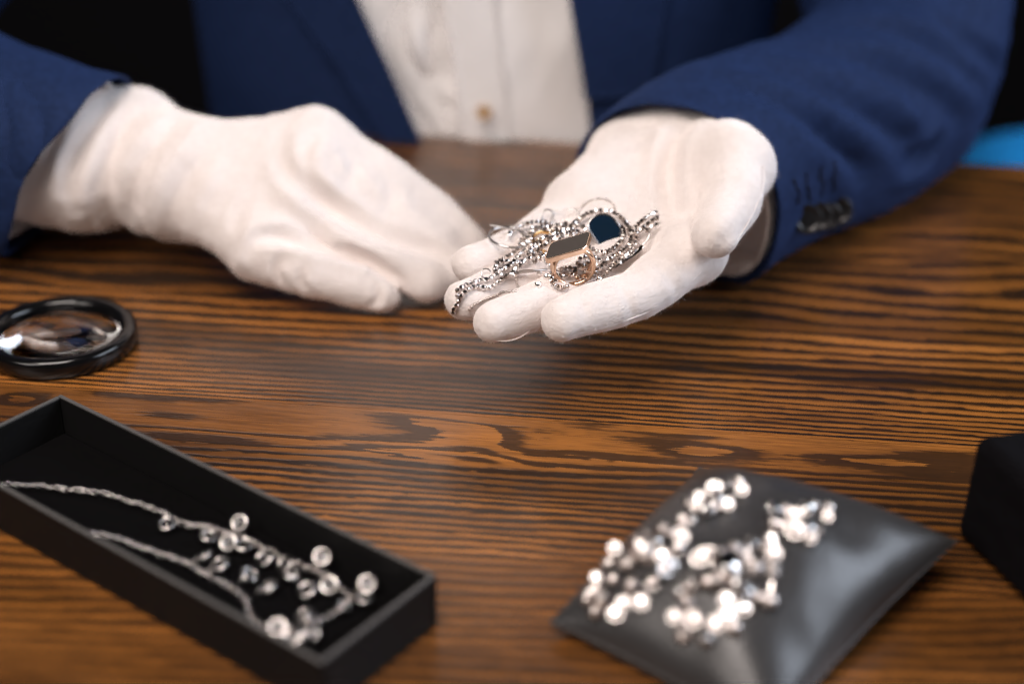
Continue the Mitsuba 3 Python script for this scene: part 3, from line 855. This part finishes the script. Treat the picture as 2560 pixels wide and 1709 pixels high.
strand(k, [(0.0067,0.6497,0.0688),(0.0098,0.6519,0.0697),(0.0152,0.6524,0.0679),(0.0197,0.6415,0.0709),(0.0245,0.6442,0.0716),(0.0287,0.6403,0.07)], .0022, BEADGEM, .0024, part='stone')
strand(k, [(0.0026,0.6414,0.0653),(0.0057,0.6451,0.0673),(0.0094,0.6461,0.0658),(0.0119,0.6327,0.0683),(0.0099,0.6265,0.067),(0.0063,0.6313,0.0665),(0.0037,0.6302,0.0657),(0.0007,0.6231,0.0654)], .0022, BEADGEM, .0024, part='stone')
k = on_hand('box_chain', 'silver square link chain lying against the inner side of the shield ring')
strand(k, [(0.0346,0.6474,0.0711),(0.0319,0.6497,0.0729),(0.0277,0.6461,0.072),(0.0234,0.6435,0.0713),(0.0204,0.6472,0.0708),(0.0168,0.6542,0.0683)], .0022, BARREL, .0024)
strand(k, [(0.0352,0.6422,0.0659),(0.0388,0.6294,0.0682),(0.0429,0.6283,0.0677),(0.0471,0.631,0.0683),(0.0505,0.6362,0.069)], .0022, BARREL, .0024)
strand(k, [(0.0424,0.6283,0.0671),(0.0472,0.6319,0.0679),(0.0516,0.638,0.0693),(0.0534,0.6444,0.0712),(0.0522,0.6517,0.0715)], .0022, BARREL, .0024)
k = on_hand('rhinestone_chain', 'rhinestone chain heaped under the front of the shield ring')
strand(k, [(0.0316,0.6254,0.0653),(0.0356,0.6253,0.0666),(0.0397,0.6233,0.0665),(0.0428,0.6225,0.0647),(0.0407,0.6187,0.063),(0.036,0.6152,0.0628),(0.0323,0.6159,0.064),(0.0344,0.618,0.0653),(0.0386,0.6193,0.0649)], .0024, BEADGEM, .0025, part='stone')
strand(k, [(0.0184,0.6262,0.06),(0.0217,0.6152,0.0638),(0.0253,0.6195,0.0633),(0.0288,0.6158,0.0639),(0.0267,0.612,0.0628),(0.0231,0.6101,0.0631),(0.0206,0.6136,0.0631)], .0022, BEADGEM, .0025, part='stone')
strand(k, [(0.0028,0.6197,0.0636),(0.0068,0.6247,0.0649),(0.0115,0.6269,0.0652),(0.0151,0.626,0.0634),(0.0184,0.6259,0.0596),(0.017,0.6096,0.0631),(0.02,0.606,0.0626)], .0022, BEADGEM, .0024, part='stone')
k = on_hand('ball_chain', 'thin bead chain trailing down between the middle and ring fingers')
strand(k, [(-0.0003,0.6201,0.0623),(0.001,0.6159,0.0586),(0.002,0.6143,0.0557),(0.0003,0.5982,0.0602),(-0.0034,0.5986,0.0596),(-0.007,0.6076,0.0539),(-0.014,0.6026,0.053),(-0.0203,0.5984,0.0501)], .0007, BALL, .0017, part='bead')
k = on_hand('ball_chain', 'fine bead chain looped on the palm behind the pile')
strand(k, [(0.0321,0.6699,0.0709),(0.0359,0.675,0.0745),(0.0435,0.6756,0.0768),(0.0487,0.6717,0.0762),(0.0503,0.6671,0.0743)], .00062, BALL, .0015, part='bead')
k = on_hand('box_chain', 'silver square link chain heaped inside the hoop of the gold signet ring')
strand(k, [(0.018,0.6085,0.0625),(0.0195,0.6039,0.0611),(0.0226,0.604,0.06),(0.0252,0.6061,0.0597)], .0018, BARREL, .0019)
strand(k, [(0.0304,0.6202,0.0654),(0.0338,0.6172,0.0657),(0.0375,0.6189,0.0662),(0.0401,0.618,0.0638),(0.0375,0.6145,0.0615),(0.0334,0.6125,0.0611),(0.0298,0.6128,0.0626),(0.0293,0.6165,0.0642)], .0021, BARREL, .0022)
strand(k, [(0.045,0.6266,0.0651),(0.0482,0.6257,0.0634),(0.0525,0.629,0.0632)], .0021, BARREL, .0022)
k = on_hand('drop_earring', 'earring of parallel silver wires with crystal beads in front of the pile', 'earring')
for i in range(6):
    put(k, 'wire', sweep(spline([np.add(a, b) for a, b in zip([(0.0003,0.6166,0.0611),(0.0059,0.6188,0.0611),(0.0121,0.6216,0.0605),(0.0168,0.6249,0.06)], np.array([[0, -.0008, .0003], [0, -.0006, .0005], [0, -.0004, .0002], [0, 0, 0]]) * (i - 2.5))], .001), .00035, 6), 'polished_steel', True)
for p, s_ in zip([(0.0124,0.6228,0.0586),(0.0115,0.603,0.0619),(0.0153,0.6122,0.0619),(0.0003,0.6165,0.06),(0.0008,0.619,0.062)], (.0034, .0034, .0026, .0028, .0028)):
    put(k, 'stone', moved(GEM12, frame(p, (-.05, -.64, .77), None, s_)), None)

hp = [(-0.0028,0.6478,0.0659),(0.027,0.6678,0.069),(0.0166,0.6654,0.0706),(-0.0132,0.6146,0.0613),(0.0159,0.6408,0.0668),(0.0581,0.641,0.0694)]
for key, lab, p, n_, R, r in (
        ('hoop_earring', 'large thin silver hoop at the far left of the pile over the little finger', hp[0], (.12, -.10, 1), .0100, .00062),
        ('hoop_earring', 'thin silver hoop lying on the palm at the back of the pile', hp[1], (-.1, -.15, 1), .0085, .0005),
        ('hoop_earring', 'small silver loop standing up at the back of the pile', hp[2], (.25, -.8, .5), .0033, .00045),
        ('hoop_earring', 'tiny silver wire loop at the left front of the pile', hp[3], (.2, -.8, .7), .0024, .0003)):
    k = thing(key, lab, 'earring')
    put(k, 'hoop', tf(ring(R, r, 60, 8), frame(p, n_)), 'polished_steel', True)
    if R > .006:
        put(k, 'pin', sweep(np.array([[R, 0, 0], [R * .3, .3 * R, R * .35], [-R * 1.0, R * .45, R * .30]]) @ frame((0, 0, 0), n_)[:3, :3].T + p, .0003, 6), 'polished_steel', True)
k = thing('band_ring', 'slim gold ring set with crystals half buried in the middle of the chains', 'ring')
M = frame(hp[4], (.3, -.35, 1))
put(k, 'band', tf(ring(.0072, .0006, 48, 10, 1.8), M), 'gold', True)
for i in range(12):
    a = i * np.pi / 6
    put(k, 'stone', moved(GEM, M @ frame((.0080 * np.cos(a), .0080 * np.sin(a), 0), (np.cos(a), np.sin(a), 0), None, .0016)), None)

# polished bar bracelet at the right of the pile
k = thing('bar_bracelet', 'polished flat silver bar with a thin wire loop at the right edge of the pile', 'bracelet')
put(k, 'bar', sweep(spline([(0.0477,0.6253,0.0619),(0.0536,0.6304,0.0637),(0.0585,0.6356,0.0649),(0.0623,0.6391,0.0672)], .001), .0018, 12, flat=.25, up=unit((-.5, -.45, .7))), 'polished_steel', 40)
put(k, 'loop', sweep(spline([(0.062,0.6388,0.067),(0.0651,0.641,0.0701),(0.0659,0.6435,0.0725),(0.0639,0.6457,0.0729),(0.0603,0.6449,0.0717)], .0008), .00045, 8), 'polished_steel', True)

# shield ring
k = thing('shield_ring', 'silver ring with a polished dark blue shield face', 'ring')
sn_ = unit((.12, -.82, .56))
sx = unit(np.array([1, .05, .10]) - sn_ * (np.array([1, .05, .10]) @ sn_))
M = frame(np.asarray((0.0443,0.6483,0.0704)), sn_, sx)
th = np.linspace(0, 1, 9)
from shapely.geometry import Polygon
SH = np.array([(-.0082, .0028), (-.0070, .0056), (-.0035, .0080), (.0010, .0082), (.0048, .0058), (.0076, .0012), (.0083, -.0024)])
sp = np.vstack([CubicSpline(np.arange(len(SH)), SH)(np.linspace(0, len(SH) - 1, 40)), np.linspace((.0078, -.0036), (-.0016, -.0088), 12), np.linspace((-.0026, -.0086), (-.0080, .0010), 8)])
pg = Polygon(sp)
fa = trimesh.creation.extrude_polygon(pg.buffer(-.0006), .0004, engine='earcut')
fa.apply_translation([0, 0, .00105])
rim = trimesh.creation.extrude_polygon(pg, .0024, engine='earcut')
rim.apply_translation([0, 0, -.0013])
put(k, 'bezel', tf(rim, M), 'polished_steel', 30)
put(k, 'face', tf(fa, M), 'blue_enamel')
put(k, 'edge', tf(sweep(np.c_[sp, np.full(60, .0011)], .00045, 6, True), M), 'polished_steel', True)
put(k, 'shank', tf(ring(.0086, .0007, 48, 10, 2.4), M @ frame((.0005, -.0005, -.0090), (0, 1, 0), (1, 0, 0))), 'polished_steel', True)

# signet ring
k = thing('signet_ring', 'rose gold signet ring with a flat dark grey rectangular face', 'ring')
ue = unit((.945, .143, .275))
ve = np.array((.30, .92, .24))
ve = unit(ve - ue * (ve @ ue))
nz = np.cross(ue, ve)
base = np.asarray((0.0301,0.6145,0.0592))
M = frame(base + nz * .0200, nz, ue)
hx, hy, ch = .0102, .0062, .0016
oc = np.array([(hx - ch, -hy), (hx, -hy + ch), (hx, hy - ch), (hx - ch, hy), (-hx + ch, hy), (-hx, hy - ch), (-hx, -hy + ch), (-hx + ch, -hy)])
oc[:, 0] += .42 * oc[:, 1]
pl_ = trimesh.creation.extrude_polygon(Polygon(oc), .0024, engine='earcut')
pl_.apply_translation([0, 0, -.0024])
put(k, 'plate', tf(pl_, M), 'rose_gold')
fc = trimesh.creation.extrude_polygon(Polygon(oc * .955), .0005, engine='earcut')
put(k, 'face', tf(fc, M), 'smoky')
put(k, 'face_edge', tf(sweep(np.c_[np.repeat(oc * .975, 1, 0), np.full(8, .0001)], .00032, 6, True), M), 'rose_gold', 20)
for o in (-.0019, .0014):
    put(k, 'band', tf(ring(.0096, .00115, 56, 10, 1.2), M @ frame((0, o, -.0110), (0, 1, 0), (1, 0, 0))), 'rose_gold', True)
for i in range(7):
    a = -np.pi / 2 + (i - 3) * .28 - .55
    put(k, 'stone', moved(GEM, M @ frame((.0098 * np.cos(a), -.0002, -.0110 + .0098 * np.sin(a)), (np.cos(a), 0, np.sin(a)), (0, 1, 0), .0014)), None)

# ------------------------------------------------------------------ necklace in the tray
nk = thing('charm_necklace', 'silver chain necklace with round crystal charms lying in the black tray', 'necklace')
path = [(-0.2199,0.5026,0.0092),(-0.2148,0.5028,0.0092),(-0.206,0.5028,0.0092),(-0.1972,0.5025,0.0092),(-0.1854,0.5007,0.0092),(-0.1709,0.4986,0.0092),(-0.1602,0.4941,0.0092),(-0.1505,0.4896,0.0092),(-0.1407,0.484,0.0092),(-0.1308,0.4775,0.0092),(-0.122,0.4756,0.0092),(-0.113,0.4725,0.0092),(-0.1048,0.4682,0.0092),(-0.0972,0.4629,0.0092),(-0.0899,0.4577,0.0092),(-0.0835,0.4535,0.0092),(-0.074,0.4489,0.0092),(-0.0677,0.4433,0.0092),(-0.0618,0.4371,0.0092),(-0.0583,0.4309,0.0092),(-0.0608,0.4258,0.0092),(-0.067,0.4197,0.0092),(-0.0707,0.4133,0.0092),(-0.0716,0.4086,0.0092),(-0.0771,0.4101,0.0092),(-0.0842,0.4122,0.0092),(-0.0917,0.4161,0.0092),(-0.0959,0.4231,0.0092),(-0.0988,0.4304,0.0092),(-0.1073,0.4383,0.0092),(-0.1157,0.4445,0.0092),(-0.127,0.4524,0.0092),(-0.1352,0.4564,0.0092),(-0.1435,0.4604,0.0092),(-0.1529,0.4653,0.0092),(-0.1602,0.4681,0.0092),(-0.1681,0.4696,0.0092),(-0.1771,0.4721,0.0092)]
cp = spline(path, .0021)
ct = np.gradient(cp, axis=0)
links = []
lk = ring(1.0, .30, 10, 5)
lk.vertices[:, 0] *= 1.25
for i, (p, d) in enumerate(zip(cp, ct)):
    z = unit((rng.normal(0, .25), rng.normal(0, .25), 1)) if i % 2 else unit(np.cross(unit(d), (0, 0, 1)) + rng.normal(0, .2, 3))
    q = p + rng.normal(0, .0002, 3)
    links.append(tf(lk, frame(q, unit(z - unit(d) * (z @ unit(d))), d, .00104)))
put(nk, 'chain', cat(links), 'silver', True, kind='stuff')
charms = [(-0.1383,0.476,0.0102),(-0.1077,0.4724,0.0142),(-0.1196,0.4682,0.0102),(-0.1107,0.463,0.0112),(-0.1186,0.4551,0.0102),(-0.1115,0.45,0.0102),(-0.0988,0.4439,0.0102),(-0.0904,0.4365,0.0102),(-0.095,0.4547,0.0102),(-0.0863,0.4511,0.0102),(-0.0829,0.4439,0.0102),(-0.0757,0.4352,0.0102),(-0.0717,0.451,0.0142),(-0.0673,0.4374,0.0112),(-0.0527,0.4374,0.0122),(-0.0533,0.4313,0.0102),(-0.0601,0.4254,0.0112),(-0.0738,0.4172,0.0122),(-0.0831,0.4128,0.0102),(-0.0699,0.408,0.0112),(-0.0768,0.4083,0.0102),(-0.1046,0.4633,0.0102)]
BEZ = mikit.ply(ring(1.0, .19, 28, 10), 'silver', True)
CUT = mikit.ply(tf(gem(9, .36), np.diag([1.75, 1.75, 1.1, 1])), 'lens_glass')
for i, p in enumerate(charms):
    s_ = .0030 if i != 16 else .0022
    n_ = unit((rng.normal(0, .38), -.15 + rng.normal(0, .38), 1)) if i not in (3, 13, 1, 12, 14) else unit((rng.normal(0, .15), -.75, .8))
    M = frame(p, n_, rng.normal(size=3), s_)
    b = put(nk, 'charm', moved(BEZ, M), None)
    put(b, 'crystal', moved(CUT, M), None)
    j = np.argmin(np.linalg.norm(cp - p, axis=1))
    dv = unit(cp[j] - p)
    put(b, 'jump_ring', tf(ring(.0011, .0003, 14, 6), frame(np.asarray(p) + dv * (s_ + .0010), unit(np.cross(dv, (0, 0, 1)) + .3 * n_))), 'steel', True)

# ------------------------------------------------------------------ cushion and earrings
cu = thing('display_cushion', 'small puffy grey leatherette cushion carrying two crystal earrings', 'cushion')
put(cu, 'cover', cushion_mesh, 'leatherette', True)
a_, b_ = np.arange(NC), np.arange(1, NC)
ri = np.r_[a_, np.full(NC - 1, NC - 1), a_[-2::-1], np.zeros(NC - 2, int)]
rj = np.r_[a_ * 0, b_, np.full(NC - 1, NC - 1), b_[-2::-1]]
rimp, rimz = P_[ri, rj], zc_[ri, rj]
put(cu, 'seam', sweep(np.c_[rimp, rimz], .0006, 6, True), 'leatherette', True)
sets = [('crystal_earring', 'crystal drop earring on the left half of the grey cushion',
         [(0.0893,0.466,0.0416),(0.0896,0.4591,0.0423),(0.0848,0.4641,0.0408),(0.0796,0.4632,0.0398),(0.0737,0.4596,0.0386),(0.0697,0.4553,0.0381),(0.0751,0.4479,0.04),(0.0831,0.4505,0.0413),(0.0799,0.453,0.0409),(0.072,0.4512,0.0391),(0.0659,0.4443,0.0389),(0.0697,0.4438,0.039),(0.0662,0.4394,0.0386),(0.0586,0.442,0.0351),(0.0612,0.4382,0.0365),(0.0645,0.4326,0.0378),(0.0627,0.4283,0.0362),(0.0528,0.4446,0.0312),(0.0411,0.4444,0.0238),(0.0384,0.4358,0.0229),(0.0337,0.432,0.0194),(0.0336,0.4279,0.0182),(0.0302,0.4244,0.0146),(0.0353,0.4216,0.017),(0.0331,0.4188,0.0133),(0.0404,0.4148,0.0158),(0.0429,0.4163,0.0199),(0.0459,0.4204,0.0243),(0.049,0.4138,0.022),(0.0586,0.4215,0.0319),(0.0502,0.4336,0.0296),(0.0395,0.4268,0.0226),(0.053,0.4183,0.0276),(0.0555,0.4362,0.0331),(0.0448,0.4303,0.0267),(0.0572,0.4277,0.0327)],
         [35, 35, 28, 42, 30, 38, 50, 35, 45, 30, 22, 22, 20, 40, 28, 38, 38, 25, 38, 42, 30, 25, 32, 50, 40, 42, 36, 45, 40, 56, 90, 35, 38, 40, 50, 40]),
        ('crystal_earring', 'crystal drop earring in the middle of the grey cushion, nearer the front',
         [(0.0993,0.4429,0.0438),(0.1039,0.4453,0.0436),(0.0982,0.4355,0.0433),(0.1067,0.441,0.0434),(0.1121,0.4454,0.0429),(0.116,0.4495,0.0425),(0.1217,0.4511,0.0402),(0.1202,0.4452,0.0405),(0.1055,0.4324,0.042),(0.1112,0.4344,0.0417),(0.1149,0.4352,0.0403),(0.1115,0.431,0.0405),(0.1029,0.4361,0.043),(0.0967,0.4295,0.0415),(0.0972,0.4265,0.0405),(0.0827,0.4246,0.0396),(0.0889,0.4261,0.04),(0.0939,0.4248,0.0402),(0.0967,0.4223,0.0389),(0.0959,0.4184,0.0372),(0.0956,0.4152,0.0359),(0.0869,0.4214,0.0383),(0.0714,0.4217,0.0367),(0.079,0.4165,0.0362),(0.0744,0.412,0.033),(0.0829,0.4106,0.0344),(0.0893,0.4162,0.0368),(0.0629,0.4123,0.0288),(0.0676,0.4142,0.0321),(0.0652,0.4081,0.0271),(0.0606,0.4057,0.0224),(0.0671,0.4024,0.0238),(0.0633,0.4002,0.019),(0.0707,0.3958,0.021),(0.0742,0.3985,0.0254),(0.0782,0.4,0.0279),(0.0801,0.3961,0.0257),(0.0936,0.4054,0.0306),(0.0899,0.4062,0.0317),(0.0837,0.4022,0.03),(0.0782,0.4054,0.031),(0.0856,0.4073,0.0325)],
         [45, 30, 35, 40, 50, 30, 38, 30, 50, 38, 30, 28, 35, 24, 22, 36, 42, 30, 40, 38, 36, 30, 60, 92, 66, 50, 45, 38, 40, 36, 36, 45, 46, 42, 40, 40, 44, 44, 36, 40, 35, 40])]
for nm, lab, ps, rs in sets:
    e = thing(nm, lab, 'earring', 'pair of crystal earrings on the cushion')
    cups = []
    o = np.asarray(ps)
    fill = []
    for i in range(len(o)):
        dd_ = np.linalg.norm(o - o[i], axis=1)
        for j in np.argsort(dd_)[1:4]:
            if i < j and dd_[j] < .0062:
                fill.append((o[i] + o[j]) / 2 + np.append(rng.normal(0, .0003, 2), .0003))
    for p, r_ in list(zip(ps, rs)) + [(q, 17 + 9 * rng.random()) for q in fill]:
        R = r_ * .000078 * (.86 if r_ < 60 else .80)
        cn = cushion_mesh.vertices[np.argmin(np.linalg.norm(cushion_mesh.vertices - p, axis=1))]
        n_ = unit((-.12 + rng.normal(0, .15), -.55 + rng.normal(0, .15), 1))
        M = frame(np.asarray(p) + [0, 0, .0012 + .6 * R], n_, rng.normal(size=3), 2 * R)
        if r_ > 55:
            M = M @ np.diag([1.25, .8, .8, 1])
        put(e, 'stone', {**moved(GEM12 if r_ > 34 else GEM, M), 'bsdf': {'type': 'ref', 'id': 'stone_bright' if rng.random() < .72 else 'crystal'}}, None)
        cups.append(tf(lathe([(0.02, -.5), (.40, -.5), (.53, -.1), (.53, .06), (.49, .06), (.38, -.4), (.02, -.4)], 12), M))
    for i in range(1, len(o)):
        j = np.argmin(np.linalg.norm(o[:i] - o[i], axis=1))
        cups.append(sweep(np.array([o[i], o[j]]) + [0, 0, .0012], .0006, 6))
    put(e, 'setting', cat(cups), 'silver', 30)

# ------------------------------------------------------------------ magnifying glass
mg = thing('magnifying_glass', 'round black rimmed magnifying glass lying on the table at the left', 'magnifying glass')
mc = np.array([-.2317, .6449, 0])
prof = [(r * 1.1, z * 1.12) for r, z in ((.0280, .0030), (.0288, .0012), (.0325, .0006), (.0342, .0012), (.0352, .0030), (.0354, .0060), (.0350, .0082), (.0340, .0094), (.0325, .0098), (.0302, .0096), (.0288, .0086), (.0280, .0070))]
fr = lathe(prof, 96)
fr.apply_translation(mc)
put(mg, 'rim', fr, 'black_plastic', 40)
a = np.linspace(0, 1, 16) * .0309
R1 = .058
top_ = [(r, .0048 + math.sqrt(R1 ** 2 - r ** 2) - math.sqrt(R1 ** 2 - .0309 ** 2)) for r in a]
bot_ = [(r, .0044 - (.15 * (math.sqrt(R1 ** 2 - r ** 2) - math.sqrt(R1 ** 2 - .0309 ** 2)))) for r in a[::-1]]
ln = trimesh.creation.revolve(np.array(top_ + bot_), sections=96)
if ln.volume < 0:
    ln.invert()
ln.apply_translation(mc)
put(mg, 'lens', ln, 'lens_glass', 50)
hd = unit((-.9, -.35, 0))
put(mg, 'ferrule', sweep(np.array([mc + hd * .0375, mc + hd * .046]) + [0, 0, .0062], .0042, 20), 'steel', 40)
put(mg, 'handle', sweep(np.array([mc + hd * q for q in (.046, .052, .07, .10, .125, .13)]) + [0, 0, .0078], [.005, .0066, .0072, .0076, .0066, .003], 24), 'black_plastic', 40)

# ------------------------------------------------------------------ black jewellery box, blue seat
jb = thing('velvet_box', 'tall black velvet jewellery box at the right edge of the table', 'jewellery box')
a1, a2 = unit([.30, -.954]), unit([.954, .30])
import manifold3d as m3
sph = m3.Manifold.sphere(.0055, 24)
c0 = np.array([.1885, .4975])
hulls = []
for u in (.0055, .0845):
    for v in (.0055, .0845):
        for z in (.0062, .0440):
            q = c0 + a1 * u + a2 * v
            hulls.append(sph.translate([q[0], q[1], z]))
hm = m3.Manifold.batch_hull(hulls).refine_to_length(.004).to_mesh()
hm = trimesh.Trimesh(hm.vert_properties[:, :3], hm.tri_verts)
put(jb, 'body', roughen(hm, .0006, 90, 3), 'box_velvet', True)
bs = thing('blue_seat', 'bright blue rounded seat beyond the far edge of the table at the right', 'seat')
v_ = trimesh.creation.icosphere(subdivisions=4)
sg = np.sign(v_.vertices) * np.abs(v_.vertices) ** .75
v_.vertices = sg * [.17, .17, .105] + [.600, 1.36, -.236]
put(bs, 'cushion', v_, 'blue_cloth', True)
lg = [(-1, -1), (-1, 1), (1, -1), (1, 1)]
for sx_, sy_ in lg:
    put(bs, 'leg', sweep(np.array([[0.583 + sx_ * .10, 1.36 + sy_ * .10, -.32], [.583 + sx_ * .13, 1.36 + sy_ * .13, -.72]]), [.016, .011], 14), 'black_plastic', 30)
fl = rbox(9, 9, .06, .005)
fl.apply_translation([0, 0, -.752])
labels['floor'] = {'label': 'dark floor under the table', 'kind': 'structure'}
scene['floor'] = mikit.ply(fl, 'wall')
for x_ in (-.75, .85):
    for y_ in (.18, .88):
        put(tb, 'leg', tf(rbox(.07, .07, .683, .003), RT @ frame((x_, y_, -.3765), (0, 0, 1), (1, 0, 0))), 'wood')
